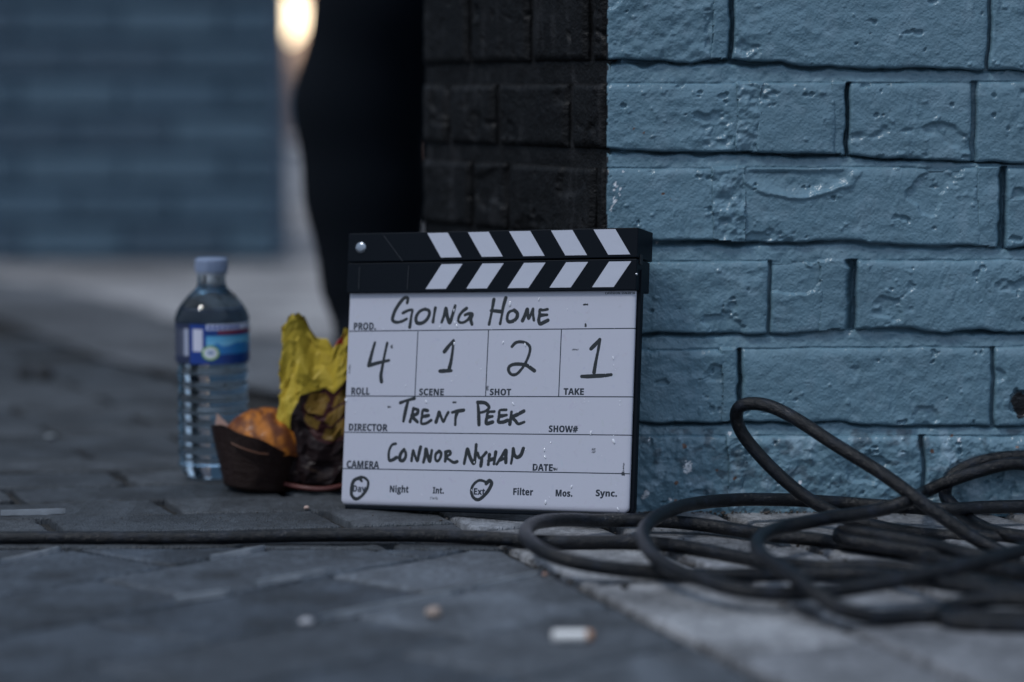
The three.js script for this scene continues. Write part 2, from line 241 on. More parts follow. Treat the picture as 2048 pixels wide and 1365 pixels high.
{ // the angled black side: bricks and mortar
  const A = new THREE.Vector2(CH[0], CH[1]), B = new THREE.Vector2(CH[2], CH[3]), e = B.clone().sub(A), L = e.length(); e.divideScalar(L); const n = new THREE.Vector2(-Math.abs(e.y), -e.x * Math.sign(e.y) * -1);
  n.set(e.y, -e.x); if (n.x > 0) n.negate();
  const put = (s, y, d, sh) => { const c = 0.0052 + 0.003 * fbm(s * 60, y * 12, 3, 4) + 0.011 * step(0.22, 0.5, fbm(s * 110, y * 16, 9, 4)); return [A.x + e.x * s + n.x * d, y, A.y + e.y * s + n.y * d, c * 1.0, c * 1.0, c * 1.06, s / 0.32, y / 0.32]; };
  [...CHJ, ...CHJ].forEach((joints, r) => { const [b0, t0] = r < 6 ? [ROWS[r][0], ROWS[r][2]] : [0.476 + (r - 6) * 0.0815, 0.544 + (r - 6) * 0.0815]; const cuts = [0.0, ...joints, L];
    for (let i = 0; i < cuts.length - 1; i++) { const s0 = cuts[i] + (i ? 0.004 : 0.003), s1 = cuts[i + 1] - (i === cuts.length - 2 ? 0 : 0.004), ns = Math.ceil((s1 - s0) / 0.0022), nt = Math.ceil((t0 - b0) / 0.0022), seed = 90 + r * 7 + i;
      obj('brick', sheet(ns + 2, nt + 2, (a, b, ii, jj) => { const si = clamp((ii - 1) / ns), tj = clamp((jj - 1) / nt), sk = ii === 0 || jj === 0 || ii === ns + 2 || jj === nt + 2, s = mix(s0, s1, si), y = mix(b0, t0, tj) + 0.001 * fbm(s * 40, r, 3, 2), ed = Math.min(s - s0, s1 - s, y - b0 + 0.001, t0 - y + 0.001);
        return put(s, y, sk ? -0.014 : relief(s + 3, y, seed, 0.15) - 0.004 * (1 - step(0, 0.006, ed))); }), blackPaint, building); } });
  obj('mortar', sheet(120, 260, (a, b) => { const s = mix(0.002, L, a), y = mix(-0.004, 0.96, b); return put(s, y, -0.0055 + 0.0016 * fbm(s * 70, y * 70, 3, 3)); }), blackPaint, building);
  // masonry body behind the facing bricks, rising above the frame
  const sh = new THREE.Shape([[A.x + 0.014, -A.y + 0.009], [B.x + 0.016, -B.y + 0.004], [0.35, 1.6], [3.2, 1.6], [3.2, -ZW + 0.0075], [0.469, -ZW + 0.0075], [0.467, -ZW + 0.018], [A.x + 0.03, -ZW + 0.018]].map(([x, y]) => new THREE.Vector2(x, y)));
  const body = new THREE.ExtrudeGeometry(sh, { depth: 0.468, bevelEnabled: false }).rotateX(-Math.PI / 2); // x, z = -y
  obj('wall_core', body, std(0.14, 0.26, 0.36, 0.6, { bumpMap: paintBump, bumpScale: 0.001 }), building);
  const sh2 = new THREE.Shape([[A.x + 0.018, -A.y + 0.006], [B.x + 0.02, -B.y + 0.002], [0.35, 1.6], [3.2, 1.6], [3.2, -ZW + 0.006]].map(([x, y]) => new THREE.Vector2(x, y)));
  obj('upper_wall', new THREE.ExtrudeGeometry(sh2, { depth: 2.6, bevelEnabled: false }).rotateX(-Math.PI / 2).translate(0, 0.4705, 0), std(0.14, 0.26, 0.36, 0.55, { bumpMap: paintBump, bumpScale: 0.002 }), building);
}

// ---------------------------------------------------------------- far wall across the alley
const farWall = thing('brick_wall', 'blurred blue painted brick wall far behind the water bottle', 'wall', [0, 0, -3.25]);
{
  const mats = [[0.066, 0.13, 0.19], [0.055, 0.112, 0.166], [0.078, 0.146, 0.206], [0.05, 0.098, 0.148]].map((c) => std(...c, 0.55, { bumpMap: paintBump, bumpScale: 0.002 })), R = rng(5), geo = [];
  for (let v = 0; v < 3; v++) geo.push(sheet(24, 10, (s, t, i, j) => { const sk = i === 0 || j === 0 || i === 24 || j === 10, x = mix(-0.109, 0.109, clamp((i - 1) / 22)), y = mix(-0.033, 0.033, clamp((j - 1) / 8)); return [x, y, sk ? -0.011 : 0.003 * fbm(x * 40, y * 40, v * 9, 3) - (i === 1 || j === 1 || i === 23 || j === 9 ? 0.002 : 0), 1, 1, 1, s, t]; }));
  for (let r = 0; r < 11; r++) for (let k = 0; k < 7; k++) {
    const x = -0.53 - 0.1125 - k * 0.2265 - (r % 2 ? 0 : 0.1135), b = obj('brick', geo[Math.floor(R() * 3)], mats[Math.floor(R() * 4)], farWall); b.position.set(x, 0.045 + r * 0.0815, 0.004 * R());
    if (!(r % 2) && !k) { const h = obj('brick', geo[0], mats[Math.floor(R() * 4)], farWall); h.scale.x = 0.48; h.position.set(-0.53 - 0.053, 0.045 + r * 0.0815, 0.004); }
  }
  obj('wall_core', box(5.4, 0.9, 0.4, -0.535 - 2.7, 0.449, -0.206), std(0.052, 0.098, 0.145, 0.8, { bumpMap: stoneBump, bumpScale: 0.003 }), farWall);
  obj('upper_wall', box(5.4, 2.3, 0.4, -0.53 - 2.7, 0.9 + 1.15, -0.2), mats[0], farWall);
}
// ---------------------------------------------------------------- slit of street between the far wall and the person
{
  const f = thing('distant_house', 'blurred pinkish grey house front in the gap beside the person', 'house', [-0.6, 0, -8.2]);
  obj('wall', box(4.2, 3.2, 0.3, 0, 1.74, -0.15), std(0.17, 0.14, 0.145, 0.85, { bumpMap: stoneBump, bumpScale: 0.004 }), f);
  obj('plinth', box(4.24, 0.14, 0.34, 0, 0.07, -0.14), std(0.09, 0.045, 0.035, 0.85), f);
  const l = thing('wall_lamp', 'warm glowing globe lamp high in the gap beside the person', 'lamp', [-0.985, 0.71, -7.95]);
  obj('back_plate', new THREE.CylinderGeometry(0.05, 0.05, 0.02, 20).rotateX(Math.PI / 2).translate(0, -0.1, -0.09), std(0.05, 0.04, 0.03, 0.4, { metalness: 0.8 }), l);
  obj('bracket', new THREE.TubeGeometry(new THREE.CatmullRomCurve3([new THREE.Vector3(0, -0.1, -0.08), new THREE.Vector3(0, -0.16, -0.03), new THREE.Vector3(0, -0.12, 0)]), 12, 0.012, 8), std(0.05, 0.04, 0.03, 0.4, { metalness: 0.8 }), l);
  obj('lamp_cup', new THREE.LatheGeometry([[0.012, -0.16], [0.05, -0.135], [0.068, -0.086], [0.058, -0.084], [0.01, -0.12]].map(([x, y]) => new THREE.Vector2(x, y)), 24), std(0.55, 0.22, 0.05, 0.35), l);
  obj('lamp_globe', new THREE.SphereGeometry(0.118, 28, 20), new THREE.MeshStandardMaterial({ color: lin(0.9, 0.85, 0.75), emissive: lin(1, 0.8, 0.52), emissiveIntensity: 5.5, roughness: 0.4 }), l);
  const p = new THREE.PointLight(new THREE.Color(1, 0.75, 0.45), 0.9); p.position.set(-0.985, 0.71, -7.95); p.castShadow = true; p.shadow.radius = 4; scene.add(p);
  const w = thing('carton', 'small blurred whitish carton standing in the gap beside the person', 'box', [-0.79, 0, -6.3]);
  obj('carton_body', box(0.16, 0.21, 0.14, 0, 0.105, 0, 0.006), std(0.62, 0.62, 0.64, 0.7), w);
  obj('flap', box(0.155, 0.004, 0.075, 0, 0.222, 0.03).rotateX(0.1), std(0.58, 0.58, 0.6, 0.7), w);
}

// ---------------------------------------------------------------- person in black
{
  const g = thing('person', 'person in loose black trousers and black coat standing behind the wall corner', 'person', [0, 0, -0.95]);
  const v = (x, y, z) => new THREE.Vector3(x, y, z), bones = [];
  const chain = (...pts) => { for (let i = 0; i + 1 < pts.length; i++) bones.push([v(...pts[i]), v(...pts[i + 1]), pts[i][3], pts[i + 1][3]]); };
  chain([-0.13, 0.9, 0, 0.1], [-0.155, 0.68, 0.01, 0.088], [-0.168, 0.49, 0.02, 0.074], [-0.193, 0.36, 0.0, 0.08], [-0.187, 0.25, 0, 0.073], [-0.18, 0.14, 0.005, 0.066]);
  chain([0.06, 0.9, 0, 0.1], [0.075, 0.68, 0.01, 0.088], [0.085, 0.49, 0.02, 0.074], [0.1, 0.36, 0, 0.08], [0.098, 0.25, 0, 0.073], [0.095, 0.14, 0.005, 0.066]);
  for (const x of [-0.178, 0.095]) chain([x, 0.12, -0.005, 0.045], [x, 0.055, -0.01, 0.042], [x - 0.005, 0.042, 0.06, 0.038], [x - 0.01, 0.034, 0.13, 0.03]);
  chain([-0.035, 0.9, 0, 0.15], [-0.035, 1.12, 0, 0.14], [-0.035, 1.33, 0, 0.145], [-0.035, 1.46, 0, 0.07], [-0.035, 1.54, 0.01, 0.052]);
  chain([-0.035, 1.4, 0, 0.09], [-0.21, 1.39, 0, 0.075], [-0.27, 1.14, -0.02, 0.058], [-0.2, 0.95, 0.09, 0.05]);
  chain([-0.035, 1.4, 0, 0.09], [0.14, 1.39, 0, 0.075], [0.2, 1.14, -0.02, 0.058], [0.13, 0.95, 0.09, 0.05]);
  function blob(list, lo, hi, res, k) {
    const mc = new MarchingCubes(res, new THREE.MeshBasicMaterial(), false, false, 400000); mc.isolation = 0; const p = v(0, 0, 0), ab = v(0, 0, 0), ap = v(0, 0, 0), half = res / 2;
    for (let z = 0; z < res; z++) for (let y = 0; y < res; y++) for (let x = 0; x < res; x++) {
      p.set(mix(lo[0], hi[0], (x - half) / half * 0.5 + 0.5), mix(lo[1], hi[1], (y - half) / half * 0.5 + 0.5), mix(lo[2], hi[2], (z - half) / half * 0.5 + 0.5));
      let s = 0; for (const [a, b, r1, r2] of list) { ab.subVectors(b, a); ap.subVectors(p, a); const t = clamp(ap.dot(ab) / ab.lengthSq()), d = ap.addScaledVector(ab, -t).length() - mix(r1, r2, t); s += Math.exp(-d / k); }
      mc.field[x + y * res + z * res * res] = clamp(k * Math.log(s + 1e-30), -1, 1);
    }
    mc.update(); const n = mc.count, P = mc.positionArray.slice(0, n * 3), q = new THREE.BufferGeometry();
    for (let i = 0; i < n; i++) { P[i * 3] = mix(lo[0], hi[0], P[i * 3] * 0.5 + 0.5); P[i * 3 + 1] = mix(lo[1], hi[1], P[i * 3 + 1] * 0.5 + 0.5); P[i * 3 + 2] = mix(lo[2], hi[2], P[i * 3 + 2] * 0.5 + 0.5); }
    q.setAttribute('position', new THREE.BufferAttribute(P, 3));
    const N = mc.normalArray.slice(0, n * 3); for (let i = 0; i < n; i++) { const m = v(N[i * 3] / (hi[0] - lo[0]), N[i * 3 + 1] / (hi[1] - lo[1]), N[i * 3 + 2] / (hi[2] - lo[2])).normalize(); N[i * 3] = m.x; N[i * 3 + 1] = m.y; N[i * 3 + 2] = m.z; }
    q.setAttribute('normal', new THREE.BufferAttribute(N, 3)); return q;
  }
  obj('body', blob(bones, [-0.45, -0.02, -0.3], [0.4, 1.66, 0.3], 84, 0.012), ink(0.0048, 0.007, 0.0105, 0.95, { specularIntensity: 0.2 }), g);
  const hc = v(-0.035, 1.63, 0.02), head = [[hc, v(-0.035, 1.68, 0), 0.085, 0.088], [v(-0.035, 1.57, 0.045), v(-0.035, 1.56, 0.05), 0.045, 0.04], [v(-0.035, 1.625, 0.105), v(-0.035, 1.605, 0.118), 0.011, 0.015], [v(-0.12, 1.63, 0.0), v(-0.122, 1.6, 0.005), 0.013, 0.01], [v(0.05, 1.63, 0), v(0.052, 1.6, 0.005), 0.013, 0.01], [v(-0.035, 1.53, 0), v(-0.035, 1.6, 0), 0.052, 0.052]];
  obj('head', blob(head, [-0.17, 1.46, -0.13], [0.1, 1.8, 0.16], 64, 0.008), std(0.42, 0.26, 0.19, 0.55), g);
  obj('hair', new THREE.SphereGeometry(0.1, 32, 20, 0, Math.PI * 2, 0, Math.PI * 0.58).rotateX(-0.45).translate(-0.035, 1.675, -0.005), std(0.02, 0.014, 0.01, 0.6), g);
}

// ---------------------------------------------------------------- clapper slate
const SP = [[-0.15565,-0.00679,-0.43451,-0.18132,0.04305,0.28233,0.24715]][0];
const slate = thing('film_slate', 'white and black clapper slate with marker writing leaning at the wall corner', 'clapperboard', [SP[0], 0.003, SP[1]]);
slate.rotation.set(SP[3], SP[2], SP[4], 'YXZ');
{
  const W = SP[5], H = SP[6], SB = 0.1924, SPLIT = 0.2204;
  // face artwork: print and marker
  const cv = document.createElement('canvas'); cv.width = 2048; cv.height = Math.round(2048 * SB / W); const c = cv.getContext('2d'), k = 2048 / W, Y = (y) => cv.height - y * k;
  c.fillStyle = '#bdbeca'; c.fillRect(0, 0, cv.width, cv.height);
  const R = rng(12);
  for (let i = 0; i < 900; i++) { c.fillStyle = `rgba(${120 + R() * 60},${120 + R() * 60},${135 + R() * 60},${0.03 + 0.05 * R()})`; c.beginPath(); c.ellipse(R() * 2048, R() * cv.height, 2 + R() * 26, 1 + R() * 9, R() * 3, 0, 7); c.fill(); } // rubbed out marker haze
  c.strokeStyle = '#1a2330'; c.lineWidth = 6.4;
  for (const r of [[0.00128,0.15806,0.28207,0.15991],[0.0,0.09891,0.2812,0.10066],[0.00025,0.06602,0.2807,0.06767],[-0.00022,0.03308,0.2803,0.03455],[0.07188,0.15781,0.07142,0.09981],[0.14186,0.15853,0.14136,0.09998],[0.21221,0.15945,0.21182,0.10025]]) { c.beginPath(); c.moveTo(r[0] * k, Y(r[1])); c.lineTo(r[2] * k, Y(r[3])); c.stroke(); }
  c.fillStyle = '#141c28'; c.textBaseline = 'alphabetic';
  for (const [t, x, y, w, h] of [["PROD.",0.00585,0.15933,0.02359,0.00639],["ROLL",0.00611,0.10037,0.01945,0.00613],["SCENE",0.07535,0.10051,0.02515,0.00561],["SHOT",0.14521,0.10112,0.02087,0.00553],["TAKE",0.21631,0.10195,0.01958,0.00545],["DIRECTOR",0.00511,0.06768,0.03999,0.00612],["SHOW#",0.20332,0.0693,0.0279,0.00545],["CAMERA",0.00468,0.03395,0.03338,0.00632],["DATE",0.18891,0.03523,0.01999,0.00588],["Day",0.01186,0.01244,0.01376,0.00586],["Night",0.04943,0.01295,0.01957,0.00581],["Int.",0.09294,0.01294,0.01137,0.00554],["Ext",0.1328,0.01308,0.01168,0.0055],["Filter",0.17107,0.01362,0.01963,0.0059],["Mos.",0.21164,0.01359,0.01674,0.00563],["Sync.",0.24967,0.01458,0.02042,0.00559],["CAVISION SSN2816",0.25214,0.18979,0.02774,0.0021]]) { const px = h * k * 1.39; c.font = `bold ${px}px sans-serif`; const m = c.measureText(t).width; c.save(); c.translate(x * k, Y(y)); c.scale(w * k / m, 1); c.fillText(t, 0, 0); c.lineWidth = px * 0.045; c.strokeStyle = '#141c28'; c.strokeText(t, 0, 0); c.restore(); }
  const writing = [[[0.05988,0.18357],[0.06029,0.18776],[0.05753,0.18839],[0.05344,0.18476],[0.04863,0.17792],[0.04618,0.17182],[0.04584,0.16801],[0.04917,0.16608],[0.05511,0.16682],[0.06011,0.16909]],[[0.05604,0.17444],[0.06147,0.1767],[0.06527,0.17706],[0.06466,0.17173],[0.06406,0.16641],[0.06343,0.16146]],[[0.07835,0.17812],[0.07255,0.17549],[0.0694,0.17019],[0.07045,0.16562],[0.07554,0.16522],[0.08046,0.16862],[0.08275,0.17392],[0.08135,0.17696],[0.07838,0.17736]],[[0.08843,0.17881],[0.08745,0.17237],[0.08663,0.16632]],[[0.0953,0.16591],[0.09753,0.17232],[0.09895,0.17837],[0.1005,0.17155],[0.10327,0.1655],[0.10552,0.17153],[0.10805,0.18057]],[[0.1194,0.17824],[0.11537,0.17525],[0.11223,0.17074],[0.11199,0.16659],[0.11579,0.16545],[0.12068,0.16769],[0.12344,0.17106]],[[0.11799,0.17222],[0.12127,0.17333],[0.12502,0.17293],[0.12397,0.16843],[0.1254,0.16391]],[[0.14596,0.18594],[0.14435,0.17508],[0.14218,0.16385]],[[0.14345,0.17607],[0.14862,0.17564],[0.15464,0.17499]],[[0.15756,0.1873],[0.15533,0.17912],[0.15433,0.1721],[0.15294,0.16431]],[[0.16568,0.17632],[0.16107,0.1744],[0.15959,0.16896],[0.16098,0.16622],[0.16522,0.1666],[0.16893,0.16969],[0.16919,0.17358],[0.16611,0.17632]],[[0.17456,0.16695],[0.1769,0.17198],[0.17882,0.17702],[0.17941,0.17275],[0.18041,0.16886],[0.18277,0.17351],[0.18431,0.17738],[0.18449,0.17272],[0.18555,0.16729]],[[0.19824,0.1769],[0.19364,0.17616],[0.19109,0.17656],[0.19085,0.17191],[0.19019,0.16727],[0.19158,0.16417],[0.19573,0.1657],[0.19903,0.16723]],[[0.19087,0.17152],[0.19464,0.17189],[0.198,0.17203]],[[0.02878,0.1476],[0.02609,0.13803],[0.02347,0.12685]],[[0.02347,0.12685],[0.03322,0.12928],[0.04383,0.13154]],[[0.04132,0.1472],[0.03914,0.13645],[0.03705,0.12372],[0.03628,0.11736],[0.03714,0.1122]],[[0.09905,0.13931],[0.10319,0.14443],[0.10776,0.14954]],[[0.10776,0.14954],[0.10728,0.1405],[0.10598,0.13029],[0.10415,0.12243]],[[0.09544,0.122],[0.10067,0.12226],[0.10676,0.12245]],[[0.16528,0.14405],[0.16855,0.14739],[0.17361,0.14832],[0.1796,0.14677],[0.18268,0.14367],[0.18247,0.13825],[0.1794,0.13051],[0.17542,0.1243],[0.17052,0.11963],[0.16629,0.11922],[0.1632,0.12192],[0.16304,0.1258],[0.16678,0.12814],[0.17355,0.12855],[0.18037,0.12742],[0.1847,0.12473],[0.18773,0.12281]],[[0.2408,0.14216],[0.24439,0.14561],[0.24875,0.1502]],[[0.24875,0.1502],[0.24781,0.14217],[0.24576,0.1307],[0.24445,0.12154]],[[0.23302,0.11804],[0.23922,0.11807],[0.2458,0.11849],[0.25401,0.11891],[0.26054,0.11971]],[[0.05713,0.09335],[0.06324,0.09538],[0.07109,0.09743]],[[0.0646,0.09461],[0.06275,0.0867],[0.06098,0.07681]],[[0.07061,0.08836],[0.06913,0.08204],[0.06762,0.07651]],[[0.07061,0.08836],[0.07508,0.08683],[0.07434,0.08368],[0.06915,0.08165],[0.07192,0.07893],[0.07512,0.07621]],[[0.08475,0.08655],[0.08035,0.08689],[0.07928,0.08138],[0.07912,0.07509],[0.08351,0.07515],[0.08864,0.07796]],[[0.07974,0.08099],[0.08582,0.08224]],[[0.09351,0.07646],[0.09543,0.08236],[0.09617,0.0855],[0.09855,0.08083],[0.1009,0.07695],[0.1033,0.08167],[0.10532,0.08522]],[[0.10923,0.08527],[0.11438,0.0865],[0.1204,0.08735]],[[0.1144,0.08611],[0.11288,0.08101],[0.11274,0.07437]],[[0.1339,0.0945],[0.13508,0.08673],[0.13602,0.07469]],[[0.1339,0.0945],[0.14165,0.0938],[0.14524,0.08996],[0.14194,0.08681],[0.13601,0.08519]],[[0.15051,0.08652],[0.14456,0.08568],[0.14346,0.08139],[0.14325,0.07596],[0.14919,0.0772]],[[0.14388,0.0814],[0.14898,0.08224]],[[0.16202,0.0882],[0.15567,0.08736],[0.15545,0.08232],[0.15479,0.07766],[0.15949,0.07734],[0.16367,0.07894]],[[0.15545,0.08232],[0.16263,0.08357]],[[0.16719,0.08633],[0.16657,0.08091],[0.16594,0.07549]],[[0.17901,0.08724],[0.1728,0.08408],[0.16823,0.0817],[0.17132,0.07865],[0.17397,0.07599],[0.17982,0.07761]],[[0.0541,0.05641],[0.05079,0.0556],[0.04806,0.05108],[0.04746,0.04585],[0.0485,0.0414],[0.05142,0.04183],[0.0555,0.04414]],[[0.06269,0.05134],[0.05952,0.04757],[0.05893,0.04235],[0.06148,0.04128],[0.06428,0.04394],[0.06449,0.0484],[0.06269,0.05134]],[[0.07064,0.04147],[0.07122,0.04704],[0.07188,0.05077],[0.07374,0.04635],[0.07645,0.04158],[0.07782,0.04791],[0.07921,0.05387]],[[0.08271,0.0406],[0.0841,0.04655],[0.08468,0.05211],[0.08658,0.04659],[0.08887,0.04146],[0.08988,0.04666],[0.09051,0.05111]],[[0.09837,0.05051],[0.09476,0.04823],[0.09457,0.04305],[0.0967,0.04162],[0.09941,0.04536],[0.09966,0.04906],[0.09754,0.0505]],[[0.10415,0.04988],[0.10475,0.04547],[0.10409,0.04177]],[[0.10415,0.04988],[0.10822,0.05069],[0.10913,0.0485],[0.10516,0.04547],[0.10855,0.04296],[0.11274,0.04084],[0.11597,0.04164]],[[0.12298,0.03994],[0.1243,0.04731],[0.12569,0.05285],[0.12843,0.04592],[0.13232,0.0405],[0.13361,0.04822],[0.13405,0.05703]],[[0.1356,0.04936],[0.13779,0.04537],[0.14019,0.04615],[0.14406,0.05025]],[[0.1402,0.04578],[0.13931,0.03808]],[[0.14737,0.04848],[0.14652,0.03969]],[[0.14638,0.04298],[0.15155,0.04491]],[[0.15334,0.0508],[0.15206,0.04034]],[[0.15463,0.04001],[0.15904,0.04666],[0.16305,0.05253],[0.16328,0.04674],[0.16349,0.04174]],[[0.15745,0.04393],[0.16374,0.04598]],[[0.1686,0.04107],[0.16961,0.04764],[0.17019,0.0542],[0.17169,0.04845],[0.1743,0.04657],[0.1776,0.04856],[0.1799,0.05437]],[[0.02058,0.02549],[0.0135,0.02271],[0.01124,0.01666],[0.0116,0.00918],[0.016,0.00593],[0.02261,0.00946],[0.02736,0.01631],[0.0275,0.02229],[0.0227,0.02554],[0.01848,0.02507],[0.02117,0.02214]],[[0.14679,0.02362],[0.13862,0.02562],[0.1331,0.02184],[0.13089,0.01666],[0.13276,0.01085],[0.13772,0.00842],[0.14401,0.01261],[0.14861,0.01856],[0.15041,0.02371],[0.14832,0.02549],[0.1452,0.02286]]];
  c.lineCap = c.lineJoin = 'round';
  writing.forEach((s, n) => {
    const curve = new THREE.CatmullRomCurve3(s.map(([x, y]) => new THREE.Vector3(x, y, 0)), false, 'centripetal', 0.5), N = 40, pts = curve.getPoints(N), big = n >= 14 && n < 24;
    for (let i = 0; i < N; i++) { const t = i / N, w = (big ? 24 : 22.5) * (0.9 + 0.16 * Math.sin(n * 3 + t * 4) + 0.1 * R()); c.lineWidth = w; c.strokeStyle = 'rgba(20,24,27,0.9)'; c.beginPath(); c.moveTo(pts[i].x * k, Y(pts[i].y)); c.lineTo(pts[i + 1].x * k, Y(pts[i + 1].y)); c.stroke(); }
  });
  const smudge = (x, y, w, h, a, al) => { for (let i = 0; i < 60; i++) { c.fillStyle = `rgba(25,28,32,${al * R()})`; c.beginPath(); c.ellipse((x + (R() - 0.5) * w) * k, Y(y + (R() - 0.5) * h), 1 + 4 * R(), 1 + 5 * R(), a, 0, 7); c.fill(); } };
  smudge(0.235, 0.1627, 0.0012, 0.0026, 0.3, 0.9); smudge(0.2342, 0.1808, 0.004, 0.0006, 0, 0.9); smudge(0.2112, 0.037, 0.004, 0.002, 0.5, 0.5); smudge(0.2465, 0.0537, 0.003, 0.004, 0.5, 0.3); smudge(0.275, 0.0383, 0.0012, 0.011, 0, 0.5); smudge(0.2745, 0.0345, 0.003, 0.003, 0, 0.5); smudge(0.0944, 0.0087, 0.008, 0.002, 0, 0.35); smudge(0.0038, 0.1236, 0.002, 0.008, 0.2, 0.35); smudge(0.0459, 0.144, 0.002, 0.003, 0.2, 0.4); smudge(0.111, 0.0943, 0.004, 0.001, 0.2, 0.5); smudge(0.143, 0.107, 0.002, 0.004, 0.2, 0.3); smudge(0.226, 0.1415, 0.006, 0.001, 0, 0.25); smudge(0.046, 0.0895, 0.003, 0.001, 0, 0.4);
  const art = new THREE.CanvasTexture(cv); art.colorSpace = THREE.SRGBColorSpace; art.anisotropy = 8;
  const rr = (w, h, r) => { const s = new THREE.Shape(); s.moveTo(r, 0); s.lineTo(w - r, 0); s.absarc(w - r, r, r, -Math.PI / 2, 0); s.lineTo(w, h); s.lineTo(0, h); s.lineTo(0, r); s.absarc(r, r, r, Math.PI, Math.PI * 1.5); return s; };
  const faceM = new THREE.MeshPhysicalMaterial({ map: art, roughness: 0.32, clearcoat: 0.35, clearcoatRoughness: 0.2 });
  const blackM = ink(0.004, 0.0065, 0.0105, 0.42, { specularIntensity: 0.2 });
  // front panel: acrylic with a rolled edge
  { const sh = rr(W - 0.002, SB + 0.004, 0.005), g = new THREE.ExtrudeGeometry(sh, { depth: 0.0012, bevelEnabled: true, bevelThickness: 0.0021, bevelSize: 0.0048, bevelOffset: -0.0048, bevelSegments: 6, curveSegments: 10 });
    g.translate(0.0002, 0.0008, -0.0033); const p = g.attributes.position, u = g.attributes.uv; for (let i = 0; i < p.count; i++) u.setXY(i, p.getX(i) / W, p.getY(i) / SB); obj('face_panel', g, faceM, slate); }
  obj('back_panel', new THREE.ExtrudeGeometry(rr(W + 0.001, SB + 0.02, 0.0062), { depth: 0.0055, bevelEnabled: true, bevelThickness: 0.0006, bevelSize: 0.0006, bevelOffset: -0.0006, bevelSegments: 2, curveSegments: 10 }).translate(0.0006, -0.0008, -0.0106), blackM, slate);
  obj('bottom_lip', box(0.263, 0.0042, 0.013, 0.1375, -0.0012, -0.0042, 0.0012), blackM, slate);
  const lower = obj('lower_stick', box(W + 0.0005, SPLIT - SB - 0.0006, 0.0315, W / 2, (SB + SPLIT) / 2 - 0.0002, 0.0022 - 0.01575, 0.0009), blackM, slate);
  const upper = obj('upper_stick', box(W + 0.001, H - SPLIT - 0.0006, 0.036, W / 2, (H + SPLIT) / 2 + 0.0002, 0.0022 - 0.018, 0.0009), blackM, slate);
  lower.position.z = 0.0022; upper.position.z = 0.0022;
  const stripeM = std(0.5, 0.52, 0.6, 0.5, { bumpMap: paintBump, bumpScale: 0.0002 });
  const stripe = (pts, parent) => { const g = new THREE.ExtrudeGeometry(new THREE.Shape(pts.map(([x, y]) => new THREE.Vector2(x, y))), { depth: 0.0004, bevelEnabled: false }).translate(0, 0, 0.0021); obj('white_stripe', g, stripeM, parent); };
  for (let i = 0; i < 5; i++) { const d = i * 0.0404; stripe([[0.0943 + d, 0.2236], [0.1148 + d, 0.2236], [0.1001 + d, 0.2459], [0.0797 + d, 0.2459]], upper); stripe([[0.0802 + d, 0.1954], [0.1004 + d, 0.1954], [0.1160 + d, 0.2176], [0.0953 + d, 0.2176]], lower); }
  const seam = (x0, y0, x1, y1) => { const l = Math.hypot(x1 - x0, y1 - y0), b = obj('hinge_seam', box(l, 0.0006, 0.0008, l / 2, 0, 0), std(0.014, 0.017, 0.023, 0.4), lower); b.position.set(x0, y0, 0.0023); b.rotation.z = Math.atan2(y1 - y0, x1 - x0); };
  seam(0.0357, 0.2445, 0.0561, 0.2207); seam(0.0623, 0.2166, 0.0619, 0.1954); seam(0.0124, 0.2164, 0.0123, 0.1958);
  const rv = obj('rivet', new THREE.LatheGeometry([[0, 0.0016], [0.0028, 0.0015], [0.0046, 0.001], [0.0054, 0], [0.0054, -0.001]].map(([x, y]) => new THREE.Vector2(x, y)), 32).rotateX(Math.PI / 2), std(0.35, 0.38, 0.42, 0.22, { metalness: 0.9 }), slate); rv.position.set(0.0126, 0.2338, 0.0046);
  obj('latch', box(0.0012, 0.009, 0.006, W + 0.0006, SPLIT - 0.0005, -0.0045, 0.0004), std(0.004, 0.004, 0.006, 0.5), slate);
  obj('screw', new THREE.SphereGeometry(0.0013, 12, 8).translate(W - 0.0001, 0.2065, 0.0032), std(0.6, 0.6, 0.62, 0.2, { metalness: 0.9 }), slate);
  // raindrops on the panel
  const dr = [], q = rng(41), unit = new THREE.SphereGeometry(1, 10, 6);
  for (const [x, y, s] of [[0.1085, 0.1655, 1.2], [0.1105, 0.1625, 1.1], [0.1618, 0.1815, 1.5], [0.1897, 0.1858, 1.2], [0.0935, 0.1615, 0.9], [0.083, 0.0945, 1.2], [0.1085, 0.1465, 1.1], [0.178, 0.1455, 1.2], [0.1565, 0.1475, 1.1], [0.1685, 0.0935, 1.2], [0.2435, 0.069, 1.4], [0.265, 0.062, 1.6], [0.262, 0.134, 1.2], [0.2, 0.0535, 1.2], [0.201, 0.0475, 1.2], [0.203, 0.008, 1.4], [0.227, 0.022, 1.1], [0.107, 0.1765, 1], [0.0015, 0.095, 1.2], [0.271, 0.004, 1.1]]) dr.push([x, y, s]);
  for (let i = 0; i < 110; i++) dr.push([0.008 + q() * 0.268, 0.006 + q() * 0.182, 0.25 + 0.5 * q() * q()]);
  const drops = mergeGeometries(dr.map(([x, y, s], i) => unit.clone().scale(0.0009 * s * (0.7 + 0.3 * q()), 0.0016 * s, 0.0007 * s).rotateZ((q() - 0.3) * 0.9).translate(x, y, 0)));
  const dm = obj('raindrops', drops, new THREE.MeshPhysicalMaterial({ color: lin(0.72, 0.73, 0.78), roughness: 0.06, clearcoat: 1, clearcoatRoughness: 0.03 }), slate); dm.userData.kind = 'stuff';
}

